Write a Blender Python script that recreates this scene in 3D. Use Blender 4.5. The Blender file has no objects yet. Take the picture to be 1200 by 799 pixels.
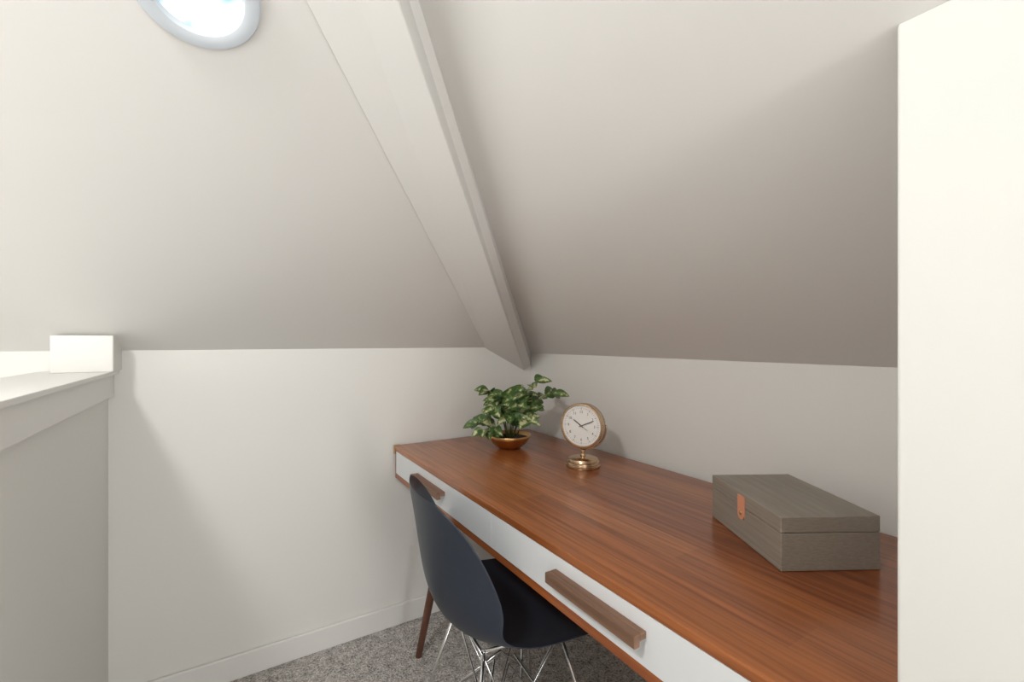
import bpy, bmesh, math, random
from mathutils import Vector, Matrix, Euler
random.seed(7)
S = bpy.context.scene
C = S.collection

# ---------------------------------------------------------------- helpers
def link(o, parent=None):
    C.objects.link(o)
    if parent: o.parent = parent
    return o
def mesh_obj(name, verts, faces, mat=None, parent=None, smooth=False, kind=None, label=None):
    me = bpy.data.meshes.new(name)
    me.from_pydata([tuple(v) for v in verts], [], faces)
    me.validate(); me.update()
    bm = bmesh.new(); bm.from_mesh(me)
    bmesh.ops.recalc_face_normals(bm, faces=bm.faces)
    bm.to_mesh(me); bm.free()
    if smooth:
        for p in me.polygons: p.use_smooth = True
    o = bpy.data.objects.new(name, me)
    if mat: me.materials.append(mat)
    link(o, parent)
    if kind: o["kind"] = kind
    if label: o["label"] = label
    return o
def box_data(x0,x1,y0,y1,z0,z1):
    v=[(x,y,z) for z in (z0,z1) for y in (y0,y1) for x in (x0,x1)]
    f=[(0,1,3,2),(4,6,7,5),(0,4,5,1),(2,3,7,6),(0,2,6,4),(1,5,7,3)]
    return v,f
def merge(parts):
    V=[];F=[]
    for v,f in parts:
        n=len(V); V+=list(v); F+=[tuple(i+n for i in q) for q in f]
    return V,F
def bevel(o,w,seg=2):
    m=o.modifiers.new("bevel","BEVEL"); m.width=w; m.segments=seg; m.limit_method='ANGLE'; m.angle_limit=math.radians(35)
    return o
def lathe(profile, n=48, axis='Z', off=(0,0,0)):
    V=[];F=[]
    m=len(profile)
    for i in range(n):
        a=2*math.pi*i/n
        for r,h in profile:
            if axis=='Z': V.append((r*math.cos(a)+off[0], r*math.sin(a)+off[1], h+off[2]))
            else: V.append((h+off[0], r*math.cos(a)+off[1], r*math.sin(a)+off[2]))
    for i in range(n):
        j=(i+1)%n
        for k in range(m-1):
            F.append((i*m+k, j*m+k, j*m+k+1, i*m+k+1))
    return V,F
def tube(pts, r, n=8, r2=None):
    pts=[Vector(p) for p in pts]; V=[];F=[]
    up=Vector((0.13,0.21,0.97)).normalized()
    N=len(pts)
    for i,p in enumerate(pts):
        if i==0: t=pts[1]-pts[0]
        elif i==N-1: t=pts[-1]-pts[-2]
        else: t=pts[i+1]-pts[i-1]
        t.normalize()
        a=t.cross(up)
        if a.length<0.05: a=t.cross(Vector((1,0,0)))
        a.normalize(); b=t.cross(a)
        rr=r if r2 is None else r+(r2-r)*i/(N-1)
        for k in range(n):
            ang=2*math.pi*k/n
            V.append(p+a*math.cos(ang)*rr+b*math.sin(ang)*rr)
    for i in range(N-1):
        for k in range(n):
            F.append((i*n+k,i*n+(k+1)%n,(i+1)*n+(k+1)%n,(i+1)*n+k))
    F.append(tuple(range(n))[::-1]); F.append(tuple((N-1)*n+k for k in range(n)))
    return V,F
def smooth_angle(o,ang=40):
    for p in o.data.polygons: p.use_smooth=True
    bm=bmesh.new(); bm.from_mesh(o.data)
    for e in bm.edges:
        if len(e.link_faces)==2 and e.calc_face_angle(0)>math.radians(ang): e.smooth=False
    bm.to_mesh(o.data); bm.free()
def empty(name,loc,rotz=0,label=None,cat=None):
    e=bpy.data.objects.new(name,None); e.empty_display_size=0.1
    e.location=loc; e.rotation_euler=(0,0,rotz)
    link(e)
    if label: e["label"]=label
    if cat: e["category"]=cat
    return e

# ---------------------------------------------------------------- materials
def newmat(name, col=(.8,.8,.8), rough=.5, metal=0, spec=.5, coat=0):
    m=bpy.data.materials.new(name); m.use_nodes=True
    b=m.node_tree.nodes["Principled BSDF"]
    b.inputs["Base Color"].default_value=(*col,1); b.inputs["Roughness"].default_value=rough
    b.inputs["Metallic"].default_value=metal
    b.inputs["Specular IOR Level"].default_value=spec
    b.inputs["Coat Weight"].default_value=coat
    return m
def nt(m): return m.node_tree.nodes, m.node_tree.links, m.node_tree.nodes["Principled BSDF"]
def paint(name,col,bump=.06,scale=40,rough=.6):
    m=newmat(name,col,rough,spec=.3); N,L,b=nt(m)
    tc=N.new("ShaderNodeTexCoord"); n1=N.new("ShaderNodeTexNoise"); n1.inputs["Scale"].default_value=scale; n1.inputs["Detail"].default_value=4
    n2=N.new("ShaderNodeTexNoise"); n2.inputs["Scale"].default_value=3.0
    add=N.new("ShaderNodeMath"); add.operation='MULTIPLY_ADD'; add.inputs[1].default_value=.12
    L.new(tc.outputs["Object"],n1.inputs["Vector"]); L.new(tc.outputs["Object"],n2.inputs["Vector"])
    L.new(n1.outputs["Fac"],add.inputs[0]); L.new(n2.outputs["Fac"],add.inputs[2])
    bp=N.new("ShaderNodeBump"); bp.inputs["Strength"].default_value=bump; bp.inputs["Distance"].default_value=.02
    L.new(add.outputs[0],bp.inputs["Height"]); L.new(bp.outputs[0],b.inputs["Normal"])
    return m
def wood(name, c1, c2, c3, rough=.3, coat=.3, plank=True, axis='Y', grain=1.0):
    m=newmat(name,c1,rough,coat=coat); N,L,b=nt(m); b.inputs["Coat Roughness"].default_value=.2
    tc=N.new("ShaderNodeTexCoord")
    mp=N.new("ShaderNodeMapping")
    mp.inputs["Scale"].default_value={'Y':(22,1.2,22),'X':(1.2,22,22),'Z':(22,22,1.2)}[axis]
    L.new(tc.outputs["Object"],mp.inputs["Vector"])
    n=N.new("ShaderNodeTexNoise"); n.inputs["Scale"].default_value=1.6; n.inputs["Detail"].default_value=9; n.inputs["Roughness"].default_value=.62; n.inputs["Distortion"].default_value=.4
    L.new(mp.outputs[0],n.inputs["Vector"])
    r=N.new("ShaderNodeValToRGB"); r.color_ramp.elements[0].position=.34; r.color_ramp.elements[1].position=.66
    r.color_ramp.elements[0].color=(*c2,1); r.color_ramp.elements[1].color=(*c1,1)
    L.new(n.outputs["Fac"],r.inputs[0])
    last=r.outputs[0]
    if plank:
        mp2=N.new("ShaderNodeMapping"); mp2.inputs["Rotation"].default_value=(0,0,math.pi/2)
        L.new(tc.outputs["Object"],mp2.inputs["Vector"])
        br=N.new("ShaderNodeTexBrick"); br.inputs["Scale"].default_value=1; br.inputs["Mortar Size"].default_value=0.0
        br.inputs["Brick Width"].default_value=.70; br.inputs["Row Height"].default_value=.083; br.inputs["Bias"].default_value=0
        br.offset=.37
        br.inputs["Color1"].default_value=(0,0,0,1); br.inputs["Color2"].default_value=(1,1,1,1)
        L.new(mp2.outputs[0],br.inputs["Vector"])
        mx=N.new("ShaderNodeMix"); mx.data_type='RGBA'; mx.blend_type='MIX'
        mul=N.new("ShaderNodeMath"); mul.operation='MULTIPLY'; mul.inputs[1].default_value=.65
        L.new(br.outputs["Color"],mul.inputs[0]); L.new(mul.outputs[0],mx.inputs[0])
        L.new(last,mx.inputs[6]); mx.inputs[7].default_value=(*c3,1)
        mp3=N.new("ShaderNodeMapping"); mp3.inputs["Scale"].default_value=(150,3.5,150)
        L.new(tc.outputs["Object"],mp3.inputs["Vector"])
        n3=N.new("ShaderNodeTexNoise"); n3.inputs["Scale"].default_value=1; n3.inputs["Detail"].default_value=5
        L.new(mp3.outputs[0],n3.inputs["Vector"])
        r3=N.new("ShaderNodeValToRGB"); r3.color_ramp.elements[0].position=.38; r3.color_ramp.elements[0].color=(.58,.52,.48,1)
        r3.color_ramp.elements[1].position=.6; r3.color_ramp.elements[1].color=(1,1,1,1)
        L.new(n3.outputs["Fac"],r3.inputs[0])
        m2=N.new("ShaderNodeMix"); m2.data_type='RGBA'; m2.blend_type='MULTIPLY'; m2.inputs[0].default_value=.8
        L.new(mx.outputs[2],m2.inputs[6]); L.new(r3.outputs[0],m2.inputs[7])
        last=m2.outputs[2]
    L.new(last,b.inputs["Base Color"])
    bp=N.new("ShaderNodeBump"); bp.inputs["Strength"].default_value=.05*grain; bp.inputs["Distance"].default_value=.003
    L.new(n.outputs["Fac"],bp.inputs["Height"]); L.new(bp.outputs[0],b.inputs["Normal"])
    return m

M_wall=paint("warm_white_paint",(.82,.81,.775))
M_ceil=paint("warm_white_ceiling_paint",(.79,.778,.75))
M_trim=paint("white_trim_paint",(.83,.82,.79),bump=.02,rough=.4)
M_top=wood("cherry_wood_top",(.375,.110,.032),(.175,.042,.013),(.55,.20,.062),rough=.3,coat=.32)
M_edge=wood("cherry_wood_edge",(.45,.14,.04),(.27,.07,.02),(.4,.1,.03),plank=False)
M_walnut=wood("walnut_handle",(.28,.155,.095),(.15,.078,.046),(0,0,0),plank=False,rough=.5,coat=0)
M_leg=wood("dark_walnut_leg",(.14,.052,.028),(.07,.026,.015),(0,0,0),plank=False,axis='Z',rough=.4,coat=.1)
M_white=newmat("white_lacquer",(.83,.85,.87),.35)
M_brass=newmat("brushed_brass",(.62,.44,.22),.32,metal=1)
M_bronze=newmat("bronze_bowl",(.60,.36,.15),.3,metal=1)
M_gold=newmat("antique_gold",(.63,.45,.29),.25,metal=1)
M_navy=newmat("charcoal_navy_plastic",(.028,.036,.053),.42)
M_chrome=newmat("chrome_wire",(.8,.8,.8),.15,metal=1)
M_black=newmat("black_enamel",(.01,.01,.01),.4)
M_dial=newmat("ivory_dial",(.85,.83,.80),.5)
M_leather=newmat("tan_leather",(.74,.32,.19),.5)
M_soil=newmat("dark_soil",(.03,.02,.012),.9)
M_stem=newmat("green_stem",(.10,.13,.03),.5)
# taupe box
M_box=newmat("taupe_grained_leatherette",(.15,.128,.098),.5,spec=.35); N,L,b=nt(M_box)
tc=N.new("ShaderNodeTexCoord"); mp=N.new("ShaderNodeMapping"); mp.inputs["Scale"].default_value=(90,6,400)
n=N.new("ShaderNodeTexNoise"); n.inputs["Scale"].default_value=1; n.inputs["Detail"].default_value=3
L.new(tc.outputs["Object"],mp.inputs[0]); L.new(mp.outputs[0],n.inputs["Vector"])
r=N.new("ShaderNodeValToRGB"); r.color_ramp.elements[0].color=(.255,.218,.176,1); r.color_ramp.elements[1].color=(.315,.275,.23,1)
r.color_ramp.elements[0].position=.3; r.color_ramp.elements[1].position=.7
L.new(n.outputs["Fac"],r.inputs[0]); L.new(r.outputs[0],b.inputs["Base Color"])
bp=N.new("ShaderNodeBump"); bp.inputs["Strength"].default_value=.08; bp.inputs["Distance"].default_value=.001
L.new(n.outputs["Fac"],bp.inputs["Height"]); L.new(bp.outputs[0],b.inputs["Normal"])
# carpet
M_carpet=newmat("gray_speckled_carpet",(.2,.18,.17),.95,spec=.1); N,L,b=nt(M_carpet)
tc=N.new("ShaderNodeTexCoord")
n=N.new("ShaderNodeTexNoise"); n.inputs["Scale"].default_value=130; n.inputs["Detail"].default_value=5; n.inputs["Roughness"].default_value=.7
n2=N.new("ShaderNodeTexVoronoi"); n2.inputs["Scale"].default_value=160
n3=N.new("ShaderNodeTexNoise"); n3.inputs["Scale"].default_value=35
L.new(tc.outputs["Object"],n.inputs["Vector"]); L.new(tc.outputs["Object"],n2.inputs["Vector"]); L.new(tc.outputs["Object"],n3.inputs["Vector"])
ad=N.new("ShaderNodeMath"); ad.operation='MULTIPLY_ADD'; ad.inputs[1].default_value=.35
L.new(n3.outputs["Fac"],ad.inputs[0]); L.new(n.outputs["Fac"],ad.inputs[2])
r=N.new("ShaderNodeValToRGB"); r.color_ramp.elements[0].position=.5; r.color_ramp.elements[1].position=.82
r.color_ramp.elements[0].color=(.17,.15,.14,1); r.color_ramp.elements[1].color=(.85,.81,.77,1)
L.new(ad.outputs[0],r.inputs[0]); L.new(r.outputs[0],b.inputs["Base Color"])
bp=N.new("ShaderNodeBump"); bp.inputs["Strength"].default_value=.6; bp.inputs["Distance"].default_value=.01
L.new(n2.outputs["Distance"],bp.inputs["Height"]); L.new(bp.outputs[0],b.inputs["Normal"])
# leaf
M_leaf=newmat("variegated_leaf",(.1,.2,.04),.42); N,L,b=nt(M_leaf)
at=N.new("ShaderNodeAttribute"); at.attribute_name="leafco"
sp=N.new("ShaderNodeSeparateXYZ"); L.new(at.outputs["Vector"],sp.inputs[0])
tc=N.new("ShaderNodeTexCoord"); n=N.new("ShaderNodeTexNoise"); n.inputs["Scale"].default_value=70; n.inputs["Detail"].default_value=3
L.new(tc.outputs["Object"],n.inputs["Vector"])
w=N.new("ShaderNodeMath"); w.operation='MULTIPLY_ADD'; w.inputs[1].default_value=.40
L.new(sp.outputs[0],w.inputs[0]); L.new(n.outputs["Fac"],w.inputs[2])
ad=N.new("ShaderNodeMath"); ad.operation='MULTIPLY_ADD'; ad.inputs[1].default_value=.22
L.new(sp.outputs[2],ad.inputs[0]); L.new(w.outputs[0],ad.inputs[2])
r=N.new("ShaderNodeValToRGB"); e=r.color_ramp.elements
e[0].position=.60; e[0].color=(.64,.62,.36,1); e[1].position=.88; e[1].color=(.06,.13,.03,1)
x=e.new(.70); x.color=(.22,.30,.10,1)
L.new(ad.outputs[0],r.inputs[0]); L.new(r.outputs[0],b.inputs["Base Color"])

# ---------------------------------------------------------------- room
XW,YW=1.28,1.866
ZR,ZB=1.12,1.15
XL,YN=-1.5,-2.0
a_,b_=.567,.648
ZT=2.1
vx,vy=XW-(ZT-ZR)/b_, YW-(ZT-ZB)/a_
v0x=XW-(ZB-ZR)/b_
cv=[(XL,YW,ZB),(v0x,YW,ZB),(vx,vy,ZT),(XL,vy,ZT),(XW,YW,ZR),(XW,YN,ZR),(vx,YN,ZT),(XL,YN,ZT)]
mesh_obj("ceiling",cv,[(0,1,2,3),(4,5,6,2,1),(3,2,6,7)],M_ceil,kind="structure")
mesh_obj("floor",*box_data(XL,XW,YN,YW,-.05,0),M_carpet,kind="structure")
mesh_obj("wall_back",*box_data(XL,XW+.1,YW,YW+.1,0,ZB),M_wall,kind="structure")
mesh_obj("wall_right",*box_data(XW,XW+.1,YN,YW,0,ZR),M_wall,kind="structure")
mesh_obj("wall_outer",*box_data(XL-.1,XL,YN,YW,0,ZT),M_wall,kind="structure")
XP,YP=.638,.204
zp=ZR+b_*(XW-XP)
V=[(XP,YN,0),(XW,YN,0),(XW,YP,0),(XP,YP,0),(XP,YN,zp),(XW,YN,ZR),(XW,YP,ZR),(XP,YP,zp)]
o=mesh_obj("wall_near",V,[(0,3,2,1),(4,5,6,7),(0,1,5,4),(3,7,6,2),(0,4,7,3),(1,2,6,5)],M_wall,kind="structure")
bevel(o,.003,3)
# stair half wall + cap
mesh_obj("wall_left",*box_data(-.45,-.3125,YN,YW,0,1.02),M_wall,kind="structure")
o=mesh_obj("trim_1",*box_data(-.47,-.286,YN,YW,1.078,1.09),M_trim,kind="structure"); bevel(o,.002)
o=mesh_obj("trim_2",*box_data(-.462,-.298,YN,YW,1.008,1.078),M_trim,kind="structure"); bevel(o,.002)
o=mesh_obj("trim_3",*box_data(-.414,-.28,1.74,YW+.02,1.09,1.196),M_wall,kind="structure"); bevel(o,.003)
# baseboards
o=mesh_obj("baseboard_back",*box_data(-.3125,XW-.014,YW-.014,YW,0,.085),M_trim,kind="structure"); bevel(o,.004)
o=mesh_obj("baseboard_right",*box_data(XW-.014,XW,YP,YW,0,.085),M_trim,kind="structure"); bevel(o,.004)
# hip beam
h=1.18
def pix(x,y,d):
    lat=(x-600)/533*d; up=-(y-399.5)/533*d
    return Vector((.8473*lat+.5311*d, .8473*d-.5311*lat, h+up))
A0=Vector((1.025,1.866,1.145)); B0=Vector((1.24,1.866,1.035)); C0=Vector((1.279,1.866,1.06)); 
A1=pix(358,0,.747); B1=pix(466,0,.705); C1=pix(490,0,.784)
def ext(p,q,t): return p+(q-p)*t
t0,t1=-.04,1.75
ring0=[ext(A0,A1,t0),ext(B0,B1,t0),ext(C0,C1,t0)]
ring1=[ext(A0,A1,t1),ext(B0,B1,t1),ext(C0,C1,t1)]
up=Vector((.0,.0,.09))
ring0=[ring0[0],ring0[1],ring0[2],ring0[2]+up,ring0[0]+up]
ring1=[ring1[0],ring1[1],ring1[2],ring1[2]+up,ring1[0]+up]
V=ring0+ring1; n=5
F=[(i,(i+1)%n,n+(i+1)%n,n+i) for i in range(n)]+[(0,1,2,3,4),(5,6,7,8,9)]
o=mesh_obj("trim_4",V,F,M_ceil,kind="structure"); bevel(o,.0025,3)

# round window in the slope
th=math.atan(a_)
cen=Vector((-.0393, YW-1.162*math.cos(th), ZB+1.162*math.sin(th)))
rw=empty("window_1",cen)
nrm=Vector((0,-math.sin(th),-math.cos(th)))
rw.rotation_euler=nrm.to_track_quat('Z','Y').to_euler()
rw["kind"]="structure"
M_ring=newmat("pale_gray_window_ring",(.64,.69,.74),.45)
o=mesh_obj("window_frame",*lathe([(.087,-.004),(.0868,.007),(.0845,.010),(.080,.0112),(.068,.0112),(.064,.010),(.0625,.007),(.0595,-.004)],72),M_ring,rw); smooth_angle(o,35)
M_glass=newmat("skylit_glass",(.9,.95,1),.1); N,L,b=nt(M_glass)
tc=N.new("ShaderNodeTexCoord"); n=N.new("ShaderNodeTexNoise"); n.inputs["Scale"].default_value=14; n.inputs["Detail"].default_value=2
L.new(tc.outputs["Object"],n.inputs["Vector"])
r=N.new("ShaderNodeValToRGB"); e=r.color_ramp.elements
e[0].position=.38; e[0].color=(.14,.50,.70,1); e[1].position=.52; e[1].color=(.94,.98,1,1)
L.new(n.outputs["Fac"],r.inputs[0]); L.new(r.outputs[0],b.inputs["Emission Color"]); b.inputs["Emission Strength"].default_value=1.3
b.inputs["Base Color"].default_value=(.05,.05,.05,1)
vs=[(.061*math.cos(2*math.pi*i/48),.061*math.sin(2*math.pi*i/48),.001) for i in range(48)]
mesh_obj("glass_pane",vs,[tuple(range(48))],M_glass,rw)

# ---------------------------------------------------------------- desk
DX0,DX1,DY0,DY1=.5845,1.248,.225,1.846
dcx,dcy=(DX0+DX1)/2,(DY0+DY1)/2
desk=empty("desk",(dcx,dcy,0),0,"long cherry-brown wooden desk with white drawers and tapered legs","desk")
hx,hy=(DX1-DX0)/2,(DY1-DY0)/2
o=mesh_obj("tabletop",*box_data(-hx,hx,-hy,hy,.730,.75),M_top,desk); bevel(o,.003)
parts=[box_data(-hx+.004,hx,-hy+.002,hy-.002,.618,.640),
       box_data(-hx+.004,hx,-hy+.002,-hy+.02,.640,.730),
       box_data(-hx+.004,hx,hy-.02,hy-.002,.640,.730),
       box_data(hx-.015,hx,-hy+.02,hy-.02,.640,.730),
       box_data(-hx+.03,hx-.015,-.008,.008,.640,.730)]
V,F=merge(parts)
o=mesh_obj("case",V,F,M_edge,desk)
dl=hy-.02
for (y0,y1,yc) in ((.0006,dl-.001,1.455-dcy),(-dl+.001,-.0006,.639-dcy)):
    d=mesh_obj("drawer",*box_data(-hx+.001,-hx+.019,y0,y1,.6405,.7295),M_white,desk,label="white lacquered drawer front"); bevel(d,.0005)
    hv=merge([box_data(-hx-.028,-hx-.014,yc-.122,yc+.122,.681,.703),box_data(-hx-.0145,-hx+.001,yc-.122,yc+.122,.690,.703)])
    hd=mesh_obj("handle",*hv,M_walnut,d,label="walnut wood bar handle"); bevel(hd,.002)
for sx,sy in ((-1,1),(-1,-1),(1,1),(1,-1)):
    fx=sx*(dcx-.607); fy=sy*(1.628-dcy)
    tx=fx-sx*.10; ty=fy-sy*.078
    V,F=tube([(fx,fy,0),(fx+(tx-fx)*.5,fy+(ty-fy)*.5,.31),(tx,ty,.619)],.0115,20,.021)
    lg=mesh_obj("leg",V,F,M_leg,desk,label="dark walnut tapered splayed leg"); smooth_angle(lg,60)
V,F=merge([box_data(-hx-.0015,-hx+.022,hy-.016,hy+.0015,.7505,.752),box_data(-hx-.0025,-hx-.0002,hy-.012,hy+.0015,.716,.752),box_data(-hx-.0015,-hx+.022,hy+.0002,hy+.002,.716,.752)])
mesh_obj("corner_bracket",V,F,M_brass,desk,label="small brass corner bracket")

# ---------------------------------------------------------------- chair
chair=empty("chair",(.655,1.085,0),math.radians(-8),"dark navy molded plastic shell chair on chrome wire base","chair")
prof=[(.240,.402),(.234,.426),(.195,.440),(.12,.436),(.04,.428),(-.04,.424),(-.11,.430),(-.16,.452),(-.195,.495),(-.215,.55),(-.228,.62),(-.238,.70),(-.248,.765),(-.254,.803)]
wid =[.160,.192,.216,.226,.229,.231,.230,.230,.230,.228,.224,.214,.190,.125]
cur =[.00,.01,.018,.028,.036,.050,.070,.092,.112,.120,.110,.084,.048,.018]
NU=16; V=[];F=[]
for j,((px,pz),w,c) in enumerate(zip(prof,wid,cur)):
    a=Vector(prof[max(j-1,0)]); bq=Vector(prof[min(j+1,len(prof)-1)]); t=(bq-a).normalized()
    nx,nz=t.y, -t.x
    for i in range(NU+1):
        u=-1+2*i/NU
        k=abs(u)**2.2*c
        V.append((px+nx*k, u*w, pz+nz*k))
for j in range(len(prof)-1):
    for i in range(NU):
        F.append((j*(NU+1)+i,j*(NU+1)+i+1,(j+1)*(NU+1)+i+1,(j+1)*(NU+1)+i))
sh=mesh_obj("seat_shell",V,F,M_navy,chair,True,label="dark navy molded plastic seat shell")
m=sh.modifiers.new("s","SOLIDIFY"); m.thickness=.006; m.offset=0
m=sh.modifiers.new("ss","SUBSURF"); m.levels=2; m.render_levels=2
tops=[(.11,.11),(.11,-.11),(-.10,.11),(-.10,-.11)]
feet=[(.20,.235),(.20,-.235),(-.20,.215),(-.20,-.215)]
for (tx,ty),(fx,fy) in zip(tops,feet):
    lg=mesh_obj("leg",*tube([(tx,ty,.415),(fx*.75+tx*.25,fy*.75+ty*.25,.12),(fx,fy,.012),(fx,fy,0)],.0045),M_chrome,chair,True,label="chrome wire leg")
P=[]
for sy in (-1,1):
    P.append(tube([(.12,sy*.11,.415),(.0,sy*.05,.15),(-.11,sy*.11,.415)],.0035))
    P.append(tube([(.185,sy*.215,.06),(0,sy*.03,.30),(-.185,sy*.2,.06)],.0035))
for sx in (-1,1):
    P.append(tube([(sx*.11,.11,.41),(sx*.05,0,.14),(sx*.11,-.11,.41)],.0035))
    P.append(tube([(sx*.185,.21,.06),(sx*.03,0,.30),(sx*.185,-.21,.06)],.0035))
    P.append(tube([(sx*.11,.12,.412),(sx*.11,-.12,.412)],.005))
    P.append(tube([(.12,sx*.11,.412),(-.11,sx*.11,.412)],.005))
P.append(tube([(.05,.05,.15),(-.05,.05,.15),(-.05,-.05,.15),(.05,-.05,.15),(.05,.05,.15)],.0035))
V,F=merge(P)
mesh_obj("wire_brace",V,F,M_chrome,chair,True,label="chrome cross-braced wire frame")

# ---------------------------------------------------------------- plant
R=Vector((.8473,-.5311,0)); T=Vector((-.5311,-.8473,0)); Z=Vector((0,0,1))
plant=empty("potted_plant",(.965,1.558,.75),0,"green variegated leafy plant in a shallow bronze bowl","plant")
bw=[(.0,.0005),(.035,.0005),(.048,.006),(.066,.020),(.080,.040),(.086,.055),(.084,.056),(.078,.042),(.064,.026),(.045,.016),(0,.013)]
o=mesh_obj("bowl",*lathe(bw,64),M_bronze,plant,True,label="shallow polished bronze bowl")
o=mesh_obj("soil",*lathe([(0,.046),(.04,.045),(.0785,.041),(.07,.03),(0,.03)],40),M_soil,plant,True)
stems=[(-.09,0,.235),(-.05,.03,.20),(.02,-.01,.225),(.11,.02,.272),(.178,.03,.225),(-.128,.03,.11),(-.105,.06,.085),(.07,.06,.13),(0,.07,.14),
       (-.06,-.06,.19),(.06,-.06,.20),(.10,-.02,.16),(-.06,.07,.17),(.035,.05,.18),(-.03,.04,.22)]
SP=[]; LV=[];LF=[];LC=[]
def leaf(p,dirv,nrmv,Lh,Wd):
    d=dirv.normalized(); s=d.cross(nrmv).normalized(); nn=s.cross(d).normalized()
    base=len(LV); rnd=random.random(); K=8
    for i in range(K+1):
        t=i/K
        w=Wd*math.sin(math.pi*min(1,t*.93+.04)**.75)*(1 if i<K else .05)
        bend=-.28*Lh*t*t
        for u in (-1,-.5,0,.5,1):
            LV.append(p+d*(Lh*t)+s*(u*w)+nn*(bend+abs(u)*w*.3))
            LC.append((abs(u),t,rnd))
    for i in range(K):
        for k in range(4):
            LF.append((base+i*5+k,base+i*5+k+1,base+(i+1)*5+k+1,base+(i+1)*5+k))
for si,(l,f,z) in enumerate(stems):
    e=R*l+T*f+Z*z
    st=(R*l+T*f)*.15+Z*.042
    mid=(R*l+T*f)*.45+Z*(z*.85+.02)
    pts=[]
    for i in range(9):
        t=i/8; pts.append(st*(1-t)**2+mid*2*t*(1-t)+e*t*t)
    SP.append(tube(pts,.0018,6,.001))
    nl=5 if z>.15 else 4
    for i in range(nl):
        t=.35+.65*(i+.5)/nl
        if si in (3,4) and t<.45: continue
        p=st*(1-t)**2+mid*2*t*(1-t)+e*t*t
        tan=((mid-st)*(1-t)+(e-mid)*t).normalized()
        side=tan.cross(Z)
        if side.length<.1: side=R.copy()
        side.normalize(); side*= (1 if i%2 else -1)
        if random.random()<.35: side=-side
        d=tan*.5+side*.8+Vector((random.uniform(-.35,.35),random.uniform(-.35,.35),random.uniform(-.35,.25)))
        nv=(T*1.0+Z*.6+R*random.uniform(-.5,.5)+(R*l+T*f)*1.5)
        leaf(p,d,nv,random.uniform(.058,.082),random.uniform(.020,.028))
    tan=(e-mid).normalized()
    leaf(e,tan+Vector((0,0,-.2)),T*.8+Z*.7,random.uniform(.048,.062),random.uniform(.016,.021))
mesh_obj("stems",*merge(SP),M_stem,plant,True)
for v in LV:
    if v.z<.012: v.z=.012+random.random()*.002
me=bpy.data.meshes.new("foliage"); me.from_pydata([tuple(v) for v in LV],[],LF); me.update()
for p in me.polygons: p.use_smooth=True
at=me.attributes.new("leafco",'FLOAT_VECTOR','POINT')
for i,c in enumerate(LC): at.data[i].vector=c
me.materials.append(M_leaf)
o=bpy.data.objects.new("foliage",me); link(o,plant); o["label"]="glossy green leaves with pale streaks"

# ---------------------------------------------------------------- clock
ck=empty("desk_clock",(1.034,1.192,.75),math.radians(207),"round gold table clock with white dial on a stepped base","clock")
ph=.142
o=mesh_obj("base",*lathe([(0,0),(.057,0),(.058,.003),(.058,.009),(.055,.011),(.0545,.013),(.0565,.015),(.0555,.020),(.051,.022),(.050,.024),(.052,.026),(.050,.030),(.040,.034),(.014,.037),(.0,.037)],64),M_gold,ck); smooth_angle(o,30)
o=mesh_obj("neck",*lathe([(0,.036),(.010,.036),(.0075,.042),(.006,.050),(.008,.056),(.010,.059),(0,.059)],32),M_gold,ck,True)
arc=[(-.005,.0805*math.sin(a),ph-.0805*math.cos(a)) for a in [math.radians(-95+190*i/40) for i in range(41)]]
o=mesh_obj("bracket_arm",*tube(arc,.0032,10),M_gold,ck,True)
o=mesh_obj("clock_case",*lathe([(0,-.030),(.060,-.030),(.069,-.026),(.074,-.018),(.075,.010),(.0765,.012),(.0765,.017),(.075,.020),(.070,.0205),(.0685,.014),(.0,.014)],72,'X',(0,0,ph)),M_gold,ck); smooth_angle(o,30)
o=mesh_obj("dial",*lathe([(0,.0145),(.0684,.0145),(.0684,.0155),(0,.0155)],64,'X',(0,0,ph)),M_dial,ck,label="ivory white clock dial")
def hand(ang,Lh,w,x,name,mat=M_black,tail=.008):
    a=math.radians(ang); d=Vector((0,math.sin(a),math.cos(a))); s=Vector((0,math.cos(a),-math.sin(a))); c=Vector((x,0,ph))
    P=[c-d*tail-s*w,c-d*tail+s*w,c+d*Lh*.8+s*w,c+d*Lh,c+d*Lh*.8-s*w]
    q=[p+Vector((.0006,0,0)) for p in P]
    mesh_obj(name,P+q,[(0,1,2,3,4),(5,6,7,8,9)]+[(i,(i+1)%5,5+(i+1)%5,5+i) for i in range(5)],mat,ck)
hand(305,.036,.0016,.0165,"hour_hand"); hand(66,.052,.0012,.0178,"minute_hand"); hand(120,.03,.0005,.019,"second_hand")
pp=[]
for k in range(60):
    a=math.radians(6*k); d=Vector((0,math.sin(a),math.cos(a))); s=Vector((0,math.cos(a),-math.sin(a))); c=Vector((.0160,0,ph))
    r0=.058 if k%5 else .055; w=.0003 if k%5 else .0007
    pp.append(([c+d*r0-s*w,c+d*r0+s*w,c+d*.0625+s*w,c+d*.0625-s*w],[(0,1,2,3)]))
for k in range(1,13):
    cu=bpy.data.curves.new("t",'FONT'); cu.body=str(k); cu.size=.0125; cu.align_x='CENTER'; cu.align_y='CENTER'
    to=bpy.data.objects.new("t",cu); C.objects.link(to)
    dg=bpy.context.evaluated_depsgraph_get(); me=bpy.data.meshes.new_from_object(to.evaluated_get(dg))
    a=math.radians(30*k)
    vs=[Vector((.0160,v.co.x+.047*math.sin(a),v.co.y+.047*math.cos(a)+ph)) for v in me.vertices]
    pp.append((vs,[tuple(p.vertices) for p in me.polygons]))
    bpy.data.objects.remove(to); bpy.data.curves.remove(cu)
mesh_obj("dial_numerals",*merge(pp),M_black,ck)
mesh_obj("center_cap",*lathe([(.003,.016),(.003,.0202),(0,.0206)],20,'X',(0,0,ph)),M_gold,ck,True)

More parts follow.
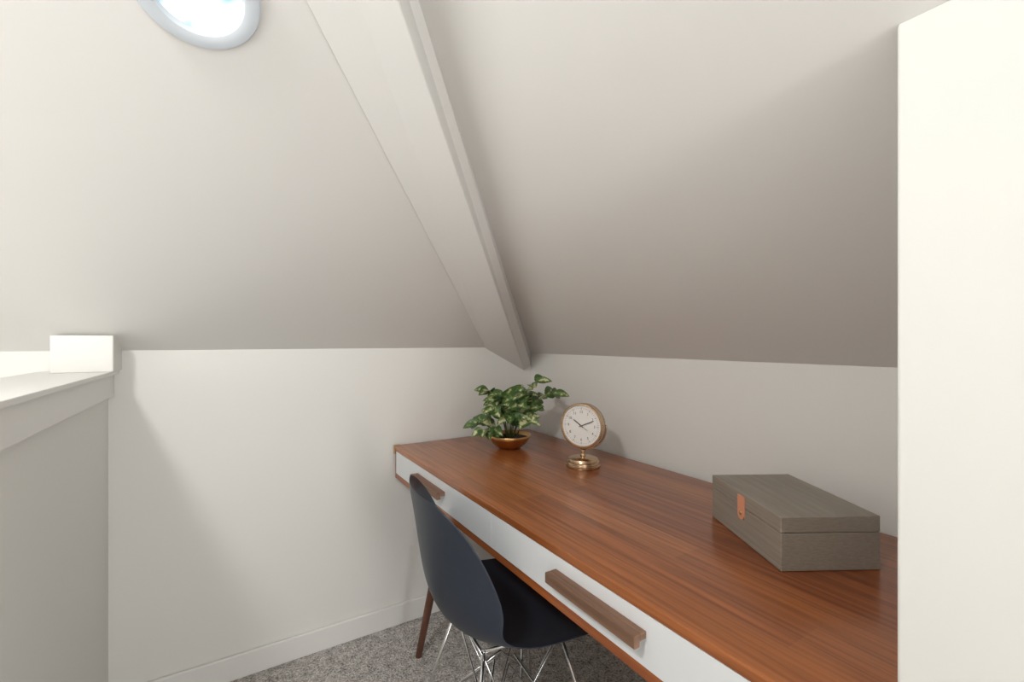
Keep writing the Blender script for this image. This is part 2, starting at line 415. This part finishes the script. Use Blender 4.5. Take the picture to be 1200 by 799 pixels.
# ---------------------------------------------------------------- box
FL=Vector((.874,.452)); rot=math.atan2(-.5311,.8473)+math.radians(2)
W_,L_,H_=.191,.27,.102
bxr=Matrix.Rotation(rot,2)
cc=FL+bxr@Vector((W_/2,L_/2))
bx=empty("storage_box",(cc.x,cc.y,.75),rot,"taupe rectangular storage box with a tan leather tab","box")
w,l=W_/2,L_/2
o=mesh_obj("box_body",*box_data(-w,w,-l,l,.0005,.071),M_box,bx); bevel(o,.002,3)
o=mesh_obj("box_lid",*box_data(-w,w,-l,l,.0718,H_),M_box,bx); bevel(o,.002,3)
n=12
outline=[(-.0125,H_-.006),(.0125,H_-.006),(.0125,.056)]+[(.0125*math.cos(a),.056-.0125*math.sin(a)*.8) for a in [math.pi*i/n for i in range(1,n)]]+[(-.0125,.056)]
V=[(-w-.0030,y,z) for y,z in outline]+[(-w-.0002,y,z) for y,z in outline]; k=len(outline)
F=[tuple(range(k)),tuple(range(k,2*k))]+[(i,(i+1)%k,k+(i+1)%k,k+i) for i in range(k)]
tab=mesh_obj("leather_tab",V,F,M_leather,bx,label="tan leather closure tab")
sn=mesh_obj("snap_stud",*lathe([(.0045,.0),(.0045,.0012),(.003,.002),(0,.0022)],20,'X',(0,0,0)),M_brass,tab,True,label="small brass snap stud")
sn.location=(-w-.003,0,.060); sn.rotation_euler=(0,0,math.pi)

# ---------------------------------------------------------------- lights
def area(name,loc,target,size,power,col=(1,.97,.93),sy=None):
    li=bpy.data.lights.new(name,'AREA'); li.energy=power; li.size=size; li.color=col
    if sy: li.shape='RECTANGLE'; li.size_y=sy
    o=bpy.data.objects.new(name,li); o.location=loc
    o.rotation_euler=(Vector(target)-Vector(loc)).to_track_quat('-Z','Y').to_euler()
    C.objects.link(o); return o
area("ceiling_light",(-.70,.15,2.03),(-.15,1.6,.5),.18,13,(1,.99,.97))
area("rear_fill_light",(.38,-1.9,.8),(-.2,1.0,.75),.45,17,(1,.995,.985),1.4)  # added fill behind the camera to brighten walls and slopes, not a real window
area("stairwell_fill_light",(-1.45,.7,.95),(1.1,1.0,1.2),1.5,12,(1,.995,.985),.9)  # unseen fill added on the stairwell side to lift the low right ceiling
w=bpy.data.worlds.new("world"); S.world=w; w.use_nodes=True
w.node_tree.nodes["Background"].inputs[0].default_value=(1,.995,.985,1); w.node_tree.nodes["Background"].inputs[1].default_value=1.65
try:
    S.view_settings.view_transform='Standard'; S.view_settings.look='None'
except Exception as ex: print(ex)

# ---------------------------------------------------------------- camera
cam=bpy.data.cameras.new("camera"); cam.lens=16; cam.sensor_width=36; cam.sensor_fit='HORIZONTAL'; cam.clip_start=.02
co=bpy.data.objects.new("camera",cam); C.objects.link(co)
co.location=(0,0,h); co.rotation_euler=(math.pi/2,0,-math.radians(32.07))
S.camera=co
